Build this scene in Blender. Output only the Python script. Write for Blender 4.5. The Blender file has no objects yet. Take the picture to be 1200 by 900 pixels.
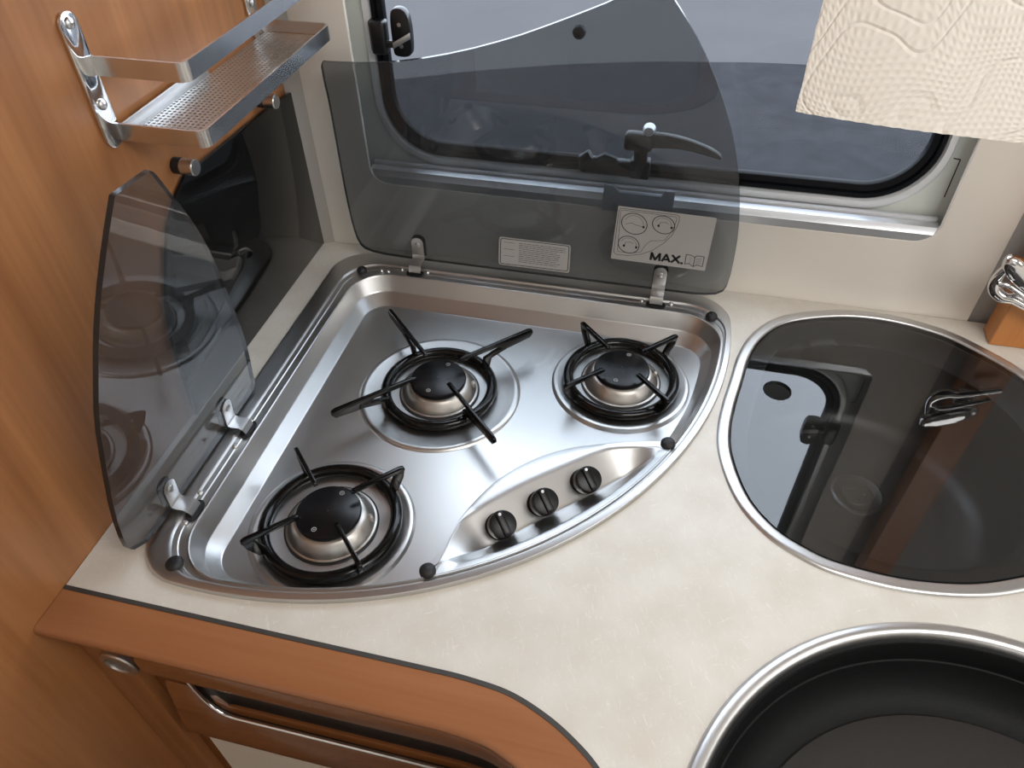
import bpy, bmesh, math, random
from mathutils import Vector, Matrix
import numpy as np
random.seed(7)
scene = bpy.context.scene
col = scene.collection

# ------------------------------------------------------------------ camera
CR = np.array([[0.97326406, 0.22927857, -0.01372628],
               [-0.14964217, 0.67828425, 0.71940093],
               [0.17425354, -0.69811304, 0.69445942]])
CC = np.array([0.48743499, -0.83564305, 0.6])
CF = 879.1366
cam = bpy.data.cameras.new('camera')
cam.sensor_width = 36.0
cam.lens = CF * 36.0 / 1200.0
cam.clip_start = 0.01
cam.clip_end = 200
camo = bpy.data.objects.new('camera', cam)
col.objects.link(camo)
camo.matrix_world = Matrix(((CR[0, 0], CR[1, 0], CR[2, 0], CC[0]), (CR[0, 1], CR[1, 1], CR[2, 1], CC[1]),
                            (CR[0, 2], CR[1, 2], CR[2, 2], CC[2]), (0, 0, 0, 1)))
scene.camera = camo

# ------------------------------------------------------------------ light
scene.view_settings.view_transform = 'Standard'
scene.view_settings.look = 'None'
scene.view_settings.gamma = 1.0
scene.view_settings.exposure = 0.08
scene.view_settings.use_curve_mapping = False
world = bpy.data.worlds.new('hall_light')
scene.world = world
world.use_nodes = True
bg = world.node_tree.nodes['Background']
bg.inputs['Color'].default_value = (0.81, 0.905, 1.03, 1)
bg.inputs['Strength'].default_value = 5.0


def area(name, loc, target, sx, sy, power, color):
    l = bpy.data.lights.new(name, 'AREA')
    l.shape = 'RECTANGLE'
    l.size, l.size_y, l.energy, l.color = sx, sy, power, color
    o = bpy.data.objects.new(name, l)
    col.objects.link(o)
    o.location = loc
    d = Vector(target) - Vector(loc)
    o.rotation_euler = d.to_track_quat('-Z', 'Y').to_euler()
    return o


area('overhead_fill_light', (1.15, -0.95, 1.13), (1.15, -0.95, 0), 0.9, 0.5, 11.5, (1.0, 0.985, 0.96))  # unseen overhead fill, added to light the interior
area('right_fill_light', (2.17, -0.8, 0.62), (0.2, -0.45, 0.1), 0.9, 0.8, 7.0, (0.97, 0.985, 1.0))  # fill added from the right; no doorway is built there
area('front_fill_light', (0.9, -2.17, 0.45), (0.5, -0.3, 0.0), 0.9, 0.6, 2.0, (0.97, 0.985, 1.0))  # fill added from the front to brighten the hob; no window there

# ------------------------------------------------------------------ helpers


def un(px, py, ax, val):
    """point seen at photo pixel (px,py) on the plane coordinate[ax]=val"""
    d = CR.T @ np.array([(px - 600) / CF, -(py - 450) / CF, -1.0])
    t = (val - CC[ax]) / d[ax]
    return Vector(CC + t * d)


def unp(px, py, P0, n):
    d = CR.T @ np.array([(px - 600) / CF, -(py - 450) / CF, -1.0])
    P0 = np.array(P0)
    n = np.array(n)
    t = ((P0 - CC) @ n) / (d @ n)
    return Vector(CC + t * d)


class MB:
    """collects geometry for ONE mesh object"""

    def __init__(s):
        s.v, s.f, s.m = [], [], []

    def add(s, vs, fs, mi=0):
        o = len(s.v)
        s.v += [tuple(v) for v in vs]
        s.f += [tuple(i + o for i in f) for f in fs]
        s.m += [mi] * len(fs)
        return s

    def box(s, c, size, mi=0, bev=0.0, M=None):
        bm = bmesh.new()
        bmesh.ops.create_cube(bm, size=1)
        for v in bm.verts:
            v.co = Vector((v.co.x * size[0], v.co.y * size[1], v.co.z * size[2]))
        if bev > 0:
            bmesh.ops.bevel(bm, geom=list(bm.edges), offset=bev, segments=3, profile=0.5, affect='EDGES')
        M = (Matrix.Translation(Vector(c)) @ M) if M else Matrix.Translation(Vector(c))
        return s.bm(bm, M, mi)

    def bm(s, bm, M=Matrix.Identity(4), mi=0):
        bm.verts.index_update()
        s.add([M @ v.co for v in bm.verts], [[v.index for v in f.verts] for f in bm.faces], mi)
        bm.free()
        return s

    def loft(s, rings, closed=True, cap0=False, cap1=False, mi=0):
        n = len(rings[0])
        vs = [p for r in rings for p in r]
        fs = []
        for i in range(len(rings) - 1):
            for j in range(n if closed else n - 1):
                k = (j + 1) % n
                fs.append((i * n + j, i * n + k, (i + 1) * n + k, (i + 1) * n + j))
        if cap0:
            fs.append(tuple(range(n))[::-1])
        if cap1:
            b = (len(rings) - 1) * n
            fs.append(tuple(b + j for j in range(n)))
        return s.add(vs, fs, mi)

    def lathe(s, prof, c=(0, 0, 0), M=None, n=64, mi=0, cap0=False, cap1=False):
        rings = []
        M = M or Matrix.Identity(4)
        T = Matrix.Translation(Vector(c)) @ M
        for r, z in prof:
            rings.append([T @ Vector((r * math.cos(2 * math.pi * k / n), r * math.sin(2 * math.pi * k / n), z)) for k in range(n)])
        return s.loft(rings, True, cap0, cap1, mi)

    def tube(s, pts, r, n=10, closed=False, mi=0, caps=True):
        pts = [Vector(p) for p in pts]
        rs = r if isinstance(r, (list, tuple)) else [r] * len(pts)
        up = None
        rings = []
        N = len(pts)
        for i, p in enumerate(pts):
            if closed:
                t = (pts[(i + 1) % N] - pts[i - 1]).normalized()
            else:
                t = (pts[min(i + 1, N - 1)] - pts[max(i - 1, 0)]).normalized()
            if up is None:
                up = Vector((0, 0, 1)) if abs(t.z) < .9 else Vector((1, 0, 0))
            a = (up - t * up.dot(t)).normalized()
            up = a
            b = t.cross(a)
            rings.append([p + (a * math.cos(2 * math.pi * k / n) + b * math.sin(2 * math.pi * k / n)) * rs[i] for k in range(n)])
        if closed:
            rings.append(rings[0])
        return s.loft(rings, True, caps and not closed, caps and not closed, mi)

    def prism(s, pts, vec, bev=0.0, mi=0, mi_side=None):
        """ngon pts extruded by vec"""
        vec = Vector(vec)
        n = len(pts)
        if bev > 0:
            bm = bmesh.new()
            a = [bm.verts.new(Vector(p)) for p in pts]
            b = [bm.verts.new(Vector(p) + vec) for p in pts]
            bm.faces.new(a[::-1])
            bm.faces.new(b)
            for j in range(n):
                k = (j + 1) % n
                bm.faces.new((a[j], a[k], b[k], b[j]))
            bmesh.ops.recalc_face_normals(bm, faces=bm.faces)
            es = [e for e in bm.edges if len(e.link_faces) == 2 and e.calc_face_angle(0) > .5]
            bmesh.ops.bevel(bm, geom=es, offset=bev, segments=2, profile=.5, affect='EDGES')
            return s.bm(bm, mi=mi)
        vs = [Vector(p) for p in pts] + [Vector(p) + vec for p in pts]
        s.add(vs, [tuple(range(n))[::-1], tuple(range(n, 2 * n))], mi)
        s.add(vs, [(j, (j + 1) % n, n + (j + 1) % n, n + j) for j in range(n)], mi if mi_side is None else mi_side)
        return s

    def build(s, name, mats, parent=None, sharp=35, merge=True, flat=False):
        me = bpy.data.meshes.new(name)
        me.from_pydata(s.v, [], s.f)
        if merge:
            bm = bmesh.new()
            bm.from_mesh(me)
            lay = bm.faces.layers.int.new('mi')
            bm.faces.ensure_lookup_table()
            for f, m in zip(bm.faces, s.m):
                f[lay] = m
            bmesh.ops.remove_doubles(bm, verts=bm.verts, dist=1e-5)
            bmesh.ops.recalc_face_normals(bm, faces=bm.faces)
            for f in bm.faces:
                f.material_index = f[lay]
            bm.faces.layers.int.remove(lay)
            bm.to_mesh(me)
            bm.free()
        else:
            for p, m in zip(me.polygons, s.m):
                p.material_index = m
        if not flat:
            for p in me.polygons:
                p.use_smooth = True
            me.set_sharp_from_angle(angle=math.radians(sharp))
        if not isinstance(mats, (list, tuple)):
            mats = [mats]
        for m in mats:
            me.materials.append(m)
        o = bpy.data.objects.new(name, me)
        col.objects.link(o)
        if parent:
            o.parent = parent
            o.matrix_parent_inverse = parent.matrix_world.inverted()
        return o


def tag(o, label=None, cat=None, group=None, kind=None):
    if label:
        o['label'] = label
    if cat:
        o['category'] = cat
    if group:
        o['group'] = group
    if kind:
        o['kind'] = kind
    return o


def empty(name, loc=(0, 0, 0)):
    o = bpy.data.objects.new(name, None)
    o.empty_display_size = .02
    o.location = loc
    col.objects.link(o)
    o.matrix_world = Matrix.Translation(Vector(loc))
    return o


def plate(loops, z0, z1, bev=0.0):
    """flat plate in XY from closed loops (first = outer, others = holes) -> verts, faces"""
    cu = bpy.data.curves.new('tmp', 'CURVE')
    cu.dimensions = '2D'
    cu.fill_mode = 'BOTH'
    cu.extrude = (z1 - z0) / 2
    cu.bevel_depth = bev
    cu.bevel_resolution = 2
    for L in loops:
        sp = cu.splines.new('POLY')
        sp.points.add(len(L) - 1)
        for p, q in zip(sp.points, L):
            p.co = (q[0], q[1], 0, 1)
        sp.use_cyclic_u = True
    o = bpy.data.objects.new('tmp', cu)
    col.objects.link(o)
    dg = bpy.context.evaluated_depsgraph_get()
    me = bpy.data.meshes.new_from_object(o.evaluated_get(dg))
    vs = [Vector((v.co.x, v.co.y, v.co.z + (z0 + z1) / 2)) for v in me.vertices]
    fs = [tuple(p.vertices) for p in me.polygons]
    bpy.data.objects.remove(o)
    bpy.data.curves.remove(cu)
    bpy.data.meshes.remove(me)
    return vs, fs


def crom(P, n, closed=False):
    """catmull-rom resample with n samples per span"""
    P = [np.array(p, float) for p in P]
    N = len(P)
    out = []
    for i in range(N if closed else N - 1):
        if closed:
            a, b, c, d = P[i - 1], P[i], P[(i + 1) % N], P[(i + 2) % N]
        else:
            b, c = P[i], P[i + 1]
            a = P[i - 1] if i > 0 else 2 * b - c
            d = P[i + 2] if i + 2 < N else 2 * c - b
        for k in range(n):
            t = k / n
            out.append(.5 * ((2 * b) + (-a + c) * t + (2 * a - 5 * b + 4 * c - d) * t * t + (-a + 3 * b - 3 * c + d) * t ** 3))
    if not closed:
        out.append(P[-1])
    return out


def resample(P, n):
    P = np.array([list(p) for p in P], float)
    s = np.r_[0, np.cumsum(np.linalg.norm(np.diff(P, axis=0), axis=1))]
    t = np.linspace(0, s[-1], n)
    return np.stack([np.interp(t, s, P[:, k]) for k in range(P.shape[1])], 1)


def chaikin(P, it=2):
    P = [np.array(p, float) for p in P]
    for _ in range(it):
        Q = []
        for i in range(len(P)):
            a, b = P[i], P[(i + 1) % len(P)]
            Q += [.75 * a + .25 * b, .25 * a + .75 * b]
        P = Q
    return P


def offset_loop(P, d):
    """inward offset of a counter-clockwise closed loop"""
    P = np.array(P, float)
    t = np.roll(P, -1, 0) - np.roll(P, 1, 0)
    t /= np.linalg.norm(t, axis=1)[:, None]
    n = np.stack([-t[:, 1], t[:, 0]], 1)
    return P + n * d


# ------------------------------------------------------------------ materials
def newmat(name):
    m = bpy.data.materials.new(name)
    m.use_nodes = True
    nt = m.node_tree
    return m, nt, nt.nodes['Principled BSDF'], nt.nodes['Material Output']


def plain(name, c, rough=.5, metal=0.0, spec=.5, bump=0.0, bscale=200, coat=0.0):
    m, nt, b, o = newmat(name)
    b.inputs['Base Color'].default_value = (*c, 1)
    b.inputs['Roughness'].default_value = rough
    b.inputs['Metallic'].default_value = metal
    b.inputs['Specular IOR Level'].default_value = spec
    b.inputs['Coat Weight'].default_value = coat
    if bump:
        tc = nt.nodes.new('ShaderNodeTexCoord')
        nz = nt.nodes.new('ShaderNodeTexNoise')
        nz.inputs['Scale'].default_value = bscale
        bp = nt.nodes.new('ShaderNodeBump')
        bp.inputs['Strength'].default_value = bump
        bp.inputs['Distance'].default_value = .0006
        nt.links.new(tc.outputs['Object'], nz.inputs['Vector'])
        nt.links.new(nz.outputs['Fac'], bp.inputs['Height'])
        nt.links.new(bp.outputs['Normal'], b.inputs['Normal'])
    return m


def wood(name, c1, c2, axis, rough=.38, scale=1.0, coat=.25):
    m, nt, b, o = newmat(name)
    tc = nt.nodes.new('ShaderNodeTexCoord')
    mp = nt.nodes.new('ShaderNodeMapping')
    sc = [26 * scale] * 3
    sc[axis] = 1.6 * scale
    mp.inputs['Scale'].default_value = sc
    n1 = nt.nodes.new('ShaderNodeTexNoise')
    n1.inputs['Scale'].default_value = 1.0
    n1.inputs['Detail'].default_value = 6
    n1.inputs['Distortion'].default_value = .6
    mp2 = nt.nodes.new('ShaderNodeMapping')
    sc2 = [160 * scale] * 3
    sc2[axis] = 7 * scale
    mp2.inputs['Scale'].default_value = sc2
    n2 = nt.nodes.new('ShaderNodeTexNoise')
    n2.inputs['Scale'].default_value = 1.0
    n2.inputs['Detail'].default_value = 3
    mx = nt.nodes.new('ShaderNodeMath')
    mx.operation = 'MULTIPLY_ADD'
    mx.inputs[1].default_value = .35
    rp = nt.nodes.new('ShaderNodeValToRGB')
    rp.color_ramp.elements[0].position = .42
    rp.color_ramp.elements[0].color = (*c2, 1)
    rp.color_ramp.elements[1].position = .92
    rp.color_ramp.elements[1].color = (*c1, 1)
    L = nt.links.new
    L(tc.outputs['Object'], mp.inputs['Vector'])
    L(tc.outputs['Object'], mp2.inputs['Vector'])
    L(mp.outputs['Vector'], n1.inputs['Vector'])
    L(mp2.outputs['Vector'], n2.inputs['Vector'])
    L(n2.outputs['Fac'], mx.inputs[0])
    L(n1.outputs['Fac'], mx.inputs[2])
    L(mx.outputs[0], rp.inputs['Fac'])
    L(rp.outputs['Color'], b.inputs['Base Color'])
    b.inputs['Roughness'].default_value = rough
    b.inputs['Coat Weight'].default_value = coat
    b.inputs['Coat Roughness'].default_value = .25
    return m


def steel(name, c=(.57, .565, .555), rough=.34, var=.03, sc=(25, 25, 25)):
    m, nt, b, o = newmat(name)
    b.inputs['Base Color'].default_value = (*c, 1)
    b.inputs['Metallic'].default_value = 1
    tc = nt.nodes.new('ShaderNodeTexCoord')
    mp = nt.nodes.new('ShaderNodeMapping')
    mp.inputs['Scale'].default_value = sc
    nz = nt.nodes.new('ShaderNodeTexNoise')
    nz.inputs['Scale'].default_value = 1
    nz.inputs['Detail'].default_value = 4
    mr = nt.nodes.new('ShaderNodeMapRange')
    mr.inputs['From Min'].default_value = .3
    mr.inputs['From Max'].default_value = .7
    mr.inputs['To Min'].default_value = rough - var / 2
    mr.inputs['To Max'].default_value = rough + var / 2
    L = nt.links.new
    L(tc.outputs['Object'], mp.inputs['Vector'])
    L(mp.outputs['Vector'], nz.inputs['Vector'])
    L(nz.outputs['Fac'], mr.inputs['Value'])
    L(mr.outputs['Result'], b.inputs['Roughness'])
    return m


def tinted(name, tint, ior=1.52, haze=0.0, hazec=(.3, .31, .33), rough=0.0):
    """thin tinted glass: coloured transmission plus Fresnel reflection"""
    m, nt, b, o = newmat(name)
    nt.nodes.remove(b)
    tr = nt.nodes.new('ShaderNodeBsdfTransparent')
    tr.inputs['Color'].default_value = (*tint, 1)
    gl = nt.nodes.new('ShaderNodeBsdfGlossy')
    gl.inputs['Roughness'].default_value = rough
    fr = nt.nodes.new('ShaderNodeFresnel')
    fr.inputs['IOR'].default_value = ior
    df = nt.nodes.new('ShaderNodeBsdfDiffuse')
    df.inputs['Color'].default_value = (*hazec, 1)
    m1 = nt.nodes.new('ShaderNodeMixShader')
    m1.inputs['Fac'].default_value = haze
    m2 = nt.nodes.new('ShaderNodeMixShader')
    L = nt.links.new
    L(tr.outputs[0], m1.inputs[1])
    L(df.outputs[0], m1.inputs[2])
    ge = nt.nodes.new('ShaderNodeNewGeometry')       # reflect at the outer faces only
    inv = nt.nodes.new('ShaderNodeMath')
    inv.operation = 'SUBTRACT'
    inv.inputs[0].default_value = 1.0
    mu = nt.nodes.new('ShaderNodeMath')
    mu.operation = 'MULTIPLY'
    L(ge.outputs['Backfacing'], inv.inputs[1])
    L(fr.outputs[0], mu.inputs[0])
    L(inv.outputs[0], mu.inputs[1])
    L(mu.outputs[0], m2.inputs['Fac'])
    L(m1.outputs[0], m2.inputs[1])
    L(gl.outputs[0], m2.inputs[2])
    L(m2.outputs[0], o.inputs['Surface'])
    return m


def laminate():
    m, nt, b, o = newmat('cream_laminate')
    L = nt.links.new
    tc = nt.nodes.new('ShaderNodeTexCoord')
    n1 = nt.nodes.new('ShaderNodeTexNoise')
    n1.inputs['Scale'].default_value = 22
    n1.inputs['Detail'].default_value = 5
    r1 = nt.nodes.new('ShaderNodeValToRGB')
    r1.color_ramp.elements[0].position = .35
    r1.color_ramp.elements[0].color = (.615, .570, .495, 1)
    r1.color_ramp.elements[1].position = .68
    r1.color_ramp.elements[1].color = (.675, .640, .575, 1)
    L(tc.outputs['Object'], n1.inputs['Vector'])
    L(n1.outputs['Fac'], r1.inputs['Fac'])
    # short pale fibres in two directions
    prev = r1.outputs['Color']
    for ang, sd in ((.5, 0.0), (-.9, 3.0), (1.9, 7.0)):
        mp = nt.nodes.new('ShaderNodeMapping')
        mp.inputs['Rotation'].default_value = (0, 0, ang)
        mp.inputs['Location'].default_value = (sd, sd, 0)
        mp.vector_type = 'TEXTURE'
        mp.inputs['Scale'].default_value = (1 / 75, 1 / 520, 1)
        nd = nt.nodes.new('ShaderNodeTexNoise')
        nd.inputs['Scale'].default_value = 1
        nd.inputs['Detail'].default_value = 2
        nd.inputs['Distortion'].default_value = 1.2
        r2 = nt.nodes.new('ShaderNodeValToRGB')
        r2.color_ramp.elements[0].position = .64
        r2.color_ramp.elements[0].color = (0, 0, 0, 1)
        r2.color_ramp.elements[1].position = .74
        r2.color_ramp.elements[1].color = (.45, .45, .45, 1)
        mx = nt.nodes.new('ShaderNodeMix')
        mx.data_type = 'RGBA'
        mx.inputs['B'].default_value = (.80, .77, .71, 1)
        L(tc.outputs['Object'], mp.inputs['Vector'])
        L(mp.outputs['Vector'], nd.inputs['Vector'])
        L(nd.outputs['Fac'], r2.inputs['Fac'])
        L(r2.outputs['Color'], mx.inputs['Factor'])
        L(prev, mx.inputs['A'])
        prev = mx.outputs['Result']
    L(prev, b.inputs['Base Color'])
    b.inputs['Roughness'].default_value = .42
    return m


def towel_mat():
    """quilted kitchen paper: rows of small dents that follow meandering grooves"""
    m, nt, b, o = newmat('embossed_paper')
    L = nt.links.new
    b.inputs['Base Color'].default_value = (.88, .83, .755, 1)
    b.inputs['Roughness'].default_value = .9
    b.inputs['Specular IOR Level'].default_value = .1

    def node(t, **kw):
        n = nt.nodes.new(t)
        for k, v in kw.items():
            if k in n.inputs:
                n.inputs[k].default_value = v
            else:
                setattr(n, k, v)
        return n

    def math_(op, a, c=None, d=None):
        n = nt.nodes.new('ShaderNodeMath')
        n.operation = op
        for k, v in enumerate((a, c, d)):
            if v is None:
                continue
            if isinstance(v, (int, float)):
                n.inputs[k].default_value = v
            else:
                L(v, n.inputs[k])
        return n.outputs[0]

    tc = node('ShaderNodeTexCoord')
    nz = node('ShaderNodeTexNoise', Scale=15.0, Detail=0.5)
    L(tc.outputs['Object'], nz.inputs['Vector'])
    big = nz.outputs['Fac']
    nz2 = node('ShaderNodeTexNoise', Scale=9.0, Detail=0.0)
    L(tc.outputs['Object'], nz2.inputs['Vector'])
    sx = node('ShaderNodeSeparateXYZ')
    L(tc.outputs['Object'], sx.inputs[0])
    # warped row coordinate and position along the row
    row = math_('MULTIPLY_ADD', big, 55.0, math_('MULTIPLY', sx.outputs['Z'], 700.0))
    alo = math_('MULTIPLY_ADD', nz2.outputs['Fac'], 40.0, math_('MULTIPLY', sx.outputs['X'], 740.0))
    d1 = math_('MULTIPLY', math_('SINE', row), math_('SINE', alo))
    dots = math_('POWER', math_('ABSOLUTE', d1), 1.8)
    # meandering grooves
    g = math_('ABSOLUTE', math_('SUBTRACT', math_('FRACT', math_('MULTIPLY', big, 11.0)), .5))
    gm = node('ShaderNodeMapRange')
    gm.inputs['From Min'].default_value = .0
    gm.inputs['From Max'].default_value = .13
    L(g, gm.inputs['Value'])
    h = math_('MULTIPLY_ADD', dots, -.42, math_('MULTIPLY', gm.outputs['Result'], .8))
    bp = node('ShaderNodeBump', Strength=.6, Distance=.0012)
    L(h, bp.inputs['Height'])
    L(bp.outputs['Normal'], b.inputs['Normal'])
    return m


def carpet(name, c1, c2, sc):
    m, nt, b, o = newmat(name)
    tc = nt.nodes.new('ShaderNodeTexCoord')
    nz = nt.nodes.new('ShaderNodeTexNoise')
    nz.inputs['Scale'].default_value = sc
    nz.inputs['Detail'].default_value = 6
    rp = nt.nodes.new('ShaderNodeValToRGB')
    rp.color_ramp.elements[0].position = .35
    rp.color_ramp.elements[0].color = (*c1, 1)
    rp.color_ramp.elements[1].position = .65
    rp.color_ramp.elements[1].color = (*c2, 1)
    nt.links.new(tc.outputs['Object'], nz.inputs['Vector'])
    nt.links.new(nz.outputs['Fac'], rp.inputs['Fac'])
    nt.links.new(rp.outputs['Color'], b.inputs['Base Color'])
    b.inputs['Roughness'].default_value = .95
    b.inputs['Specular IOR Level'].default_value = .1
    return m


M = dict(
    wood_wall=wood('wood_veneer_wall', (.42, .180, .066), (.26, .100, .032), 2),
    wood_edge=wood('wood_edging', (.37, .158, .068), (.27, .100, .037), 0, rough=.33),
    wood_front_shaded=wood('wood_front_shaded', (.22, .080, .024), (.16, .052, .014), 0, rough=.22, coat=.7),  # darkened tone puts the shade of the front faces into the colour
    wood_dark=wood('wood_dark', (.22, .07, .015), (.15, .045, .01), 2),
    wood_post=wood('wood_post', (.52, .20, .045), (.42, .15, .03), 2),
    cream=plain('cream_panel', (.78, .73, .655), .5, bump=.04, bscale=300),
    cream_door=plain('cream_door', (.74, .68, .58), .45),
    greyp=plain('grey_panel', (.38, .36, .34), .6),
    coving=plain('coving', (.36, .335, .30), .5),
    laminate=laminate(),
    strip=plain('dark_rubber_strip', (.045, .042, .038), .6),
    steel=steel('brushed_steel'),
    steel_rim=steel('steel_rim', (.60, .595, .59), .34, .03),
    steel_bowl=steel('steel_bowl', (.36, .36, .36), .38, .12),
    burner=steel('burner_metal', (.54, .51, .47), .42, .2, (110, 110, 110)),
    chrome=plain('chrome', (.78, .78, .79), .07, 1),
    polished=plain('polished_steel', (.78, .79, .80), .24, 1),
    satin=plain('satin_metal', (.62, .615, .61), .3, 1),
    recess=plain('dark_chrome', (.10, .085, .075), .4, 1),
    alu=plain('aluminium', (.80, .82, .85), .33, .8),
    enamel=plain('black_enamel', (.004, .004, .004), .14, spec=.32),
    cap=plain('black_cap', (.005, .005, .006), .28, spec=.4),
    mark=plain('grey_print', (.35, .35, .35), .6),
    knob=plain('black_knob', (.005, .005, .006), .33, spec=.3),
    white=plain('white_dot', (.75, .75, .75), .5),
    rubber=plain('black_rubber', (.012, .012, .013), .55),
    glass_lid=tinted('smoked_glass', (.60, .615, .625), 1.5, .05, (.34, .36, .38)),
    glass_edge=plain('smoked_glass_edge', (.02, .022, .024), .12),
    glass_sink=tinted('dark_smoked_glass', (.50, .505, .51), 1.78, .0),
    panel=plain('black_glass', (.005, .005, .005), .06, spec=.36),
    pane=tinted('window_acrylic', (.97, .975, .98), 1.22),
    rim_paint=plain('pale_metal_rim', (.80, .82, .84), .3, .15),
    frame=plain('window_frame_plastic', (.74, .77, .72), .45),
    seal=plain('window_seal', (.006, .007, .009), .42, spec=.14),
    blackp=plain('black_plastic', (.008, .008, .010), .32),
    greyplastic=plain('grey_plastic', (.33, .36, .40), .5),
    brush=plain('brush_pile', (.62, .63, .65), .95, bump=1.0, bscale=900),
    sticker=plain('sticker_paper', (.46, .45, .435), .5),
    ink=plain('black_ink', (.01, .01, .01), .6),
    towel=towel_mat(),
    card=plain('cardboard', (.42, .30, .19), .9),
    ceil=plain('ceiling_panel', (.72, .69, .64), .6),
    floor=plain('vinyl_floor', (.22, .21, .20), .5),
    bowl_black=plain('black_bowl', (.005, .0053, .0056), .5, spec=.16, bump=.5, bscale=1500),
    bowl_floor=plain('dark_bowl_floor', (.028, .0255, .0235), .42, spec=.25, bump=.5, bscale=1500),
    ground_dark=carpet('dark_carpet', (.0165, .0168, .019), (.022, .0223, .0253), 6),
    ground_light=carpet('light_concrete', (.0590, .0570, .0585), (.063, .061, .0625), 2),
    fill_housing=plain('added_lamp_housing', (.7, .7, .7), .4),
)

# ================================================================== SETTING
# left wall (wood veneer), x=0
tag(MB().box((-.015, -.45, .1), (.03, .90, 2.16)).build('wall_left', M['wood_wall'], flat=True), kind='structure')
tag(MB().box((-.017, -1.56, .1), (.03, 1.32, 2.16)).build('wall_left.001', M['cream'], flat=True), kind='structure')

# back wall with window opening, panel front at y=0


def rrect(x0, x1, z0, z1, r, n=12):
    P = []
    for cx, cz, a0 in ((x1 - r, z1 - r, 0), (x0 + r, z1 - r, 90), (x0 + r, z0 + r, 180), (x1 - r, z0 + r, 270)):
        for k in range(n + 1):
            a = math.radians(a0 + 90 * k / n)
            P.append((cx + r * math.cos(a), cz + r * math.sin(a)))
    return P


WX0, WX1, WZ0, WZ1 = .0905, .791, .1015, .82
vs, fs = plate([[(0.0, -.95), (.864, -.95), (.864, 1.18), (0.0, 1.18)], rrect(WX0, WX1, WZ0, WZ1, .026)], 0.0015, .0045, .0012)
# plate XY -> world XZ (depth = +y)
b = MB().add([(v.x, v.z, v.y) for v in vs], fs)
R1 = [(0.0, -.95), (.864, -.95), (.864, 1.18), (0.0, 1.18)]
b.loft([[(x, .003, z) for x, z in R1], [(x, .0296, z) for x, z in R1]])
vs, fs = plate([R1, rrect(.061, .819, .071, .849, .03)], .0290, .0296)
b.add([(v.x, v.z, v.y) for v in vs], fs)
tag(b.build('wall_back', M['cream'], sharp=50), kind='structure')
# grey wall strip right of the cream panel
tag(MB().box((1.55, .022, .115), (1.37, .03, 2.13)).build('wall_back.001', M['greyp'], flat=True), kind='structure')
# corner coving between the two walls
b = MB().prism([(0.0005, -.0006, .0002), (0.0005, -.011, .0002), (.0198, -.0006, .0002)], (0, 0, 1.17))
tag(b.build('trim_1', M['coving'], flat=True), kind='structure')
tag(MB().box((2.215, -1.1, .1), (.03, 2.2, 2.1)).build('wall_right', M['cream'], flat=True), kind='structure')
tag(MB().box((1.1, -2.215, .1), (2.2, .03, 2.1)).build('wall_front', M['cream'], flat=True), kind='structure')
tag(MB().box((1.1, -1.08, 1.195), (2.26, 2.3, .03)).build('ceiling', M['ceil'], flat=True), kind='structure')
tag(MB().box((1.1, -1.08, -.965), (2.26, 2.3, .03)).build('floor', M['floor'], flat=True), kind='structure')
# ground outside: dark carpet with a curved far edge, pale hall floor beyond
edge = [un(px, py, 2, -1.5) for px, py in ((461, 94.5), (530, 87), (606, 80.5), (680, 76), (760, 73.5), (827, 74), (943, 77))]
edge = [Vector((-9, 1.2, -1.5)), Vector((-4.5, 2.7, -1.5))] + edge + [Vector((3.2, 4.95, -1.5)), Vector((6, 4.7, -1.5)), Vector((9, 4.0, -1.5))]
edge = [Vector(p) for p in crom([tuple(e) for e in edge], 6)]
b = MB().prism([(9, .06, -1.5), *[(e.x, e.y, -1.5) for e in edge[::-1]], (-9, .06, -1.5)], (0, 0, .008))
tag(b.build('carpet', M['ground_dark'], flat=True), 'dark grey hall carpet with a curved edge outside the window', 'carpet', kind='structure')
tag(MB().box((0, 20, -1.52), (80, 44, .03)).build('ground', M['ground_light'], flat=True), kind='structure')

# ---- window
win = empty('window_1', (.44, .03, WZ0))
tag(win, kind='structure')
FY = .030
SX0, SX1, SZ0, SZ1 = .112, .7685, .1365, .785
# frame plate behind the wall opening
vs, fs = plate([rrect(.06, .82, .07, .85, .03), rrect(SX0 - .004, SX1 + .004, SZ0 - .004, SZ1 + .004, .075)], 0, .012, .0)
MB().add([(v.x, v.z + FY + .0005, v.y) for v in vs], fs).build('frame', M['frame'], win, sharp=50)


def band(loop0, loop1, prof, name, mat):
    """loft between two XZ loops; prof = [(t, y)]"""
    rings = []
    for t, y in prof:
        rings.append([((1 - t) * a[0] + t * b_[0], y, (1 - t) * a[1] + t * b_[1]) for a, b_ in zip(loop0, loop1)])
    return MB().loft(rings).build(name, mat, win, sharp=40)


# bright metal rim, black double seal
lo, li = rrect(SX0 - .011, SX1 + .011, SZ0 - .013, SZ1 + .011, .082), rrect(SX0, SX1, SZ0, SZ1, .072)
band(lo, li, [(0, FY + .001), (0, FY - .004), (.2, FY - .006), (.8, FY - .006), (1, FY - .002), (1, FY + .02)], 'metal_rim', M['rim_paint'])
l2 = rrect(SX0 + .016, SX1 - .016, SZ0 + .0185, SZ1 - .016, .060)
band(li, l2, [(0, FY + .01), (0, FY - .003), (.12, FY - .006), (.36, FY - .006), (.45, FY - .0015), (.55, FY - .005),
              (.94, FY - .004), (1, FY - .002), (1, FY + .004)], 'seal', M['seal'])
# pane
P = rrect(SX0 + .006, SX1 - .006, SZ0 + .006, SZ1 - .006, .066)
MB().prism([(p[0], FY + .0015, p[1]) for p in P], (0, .003, 0)).build('pane', M['pane'], win, flat=True)
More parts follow.
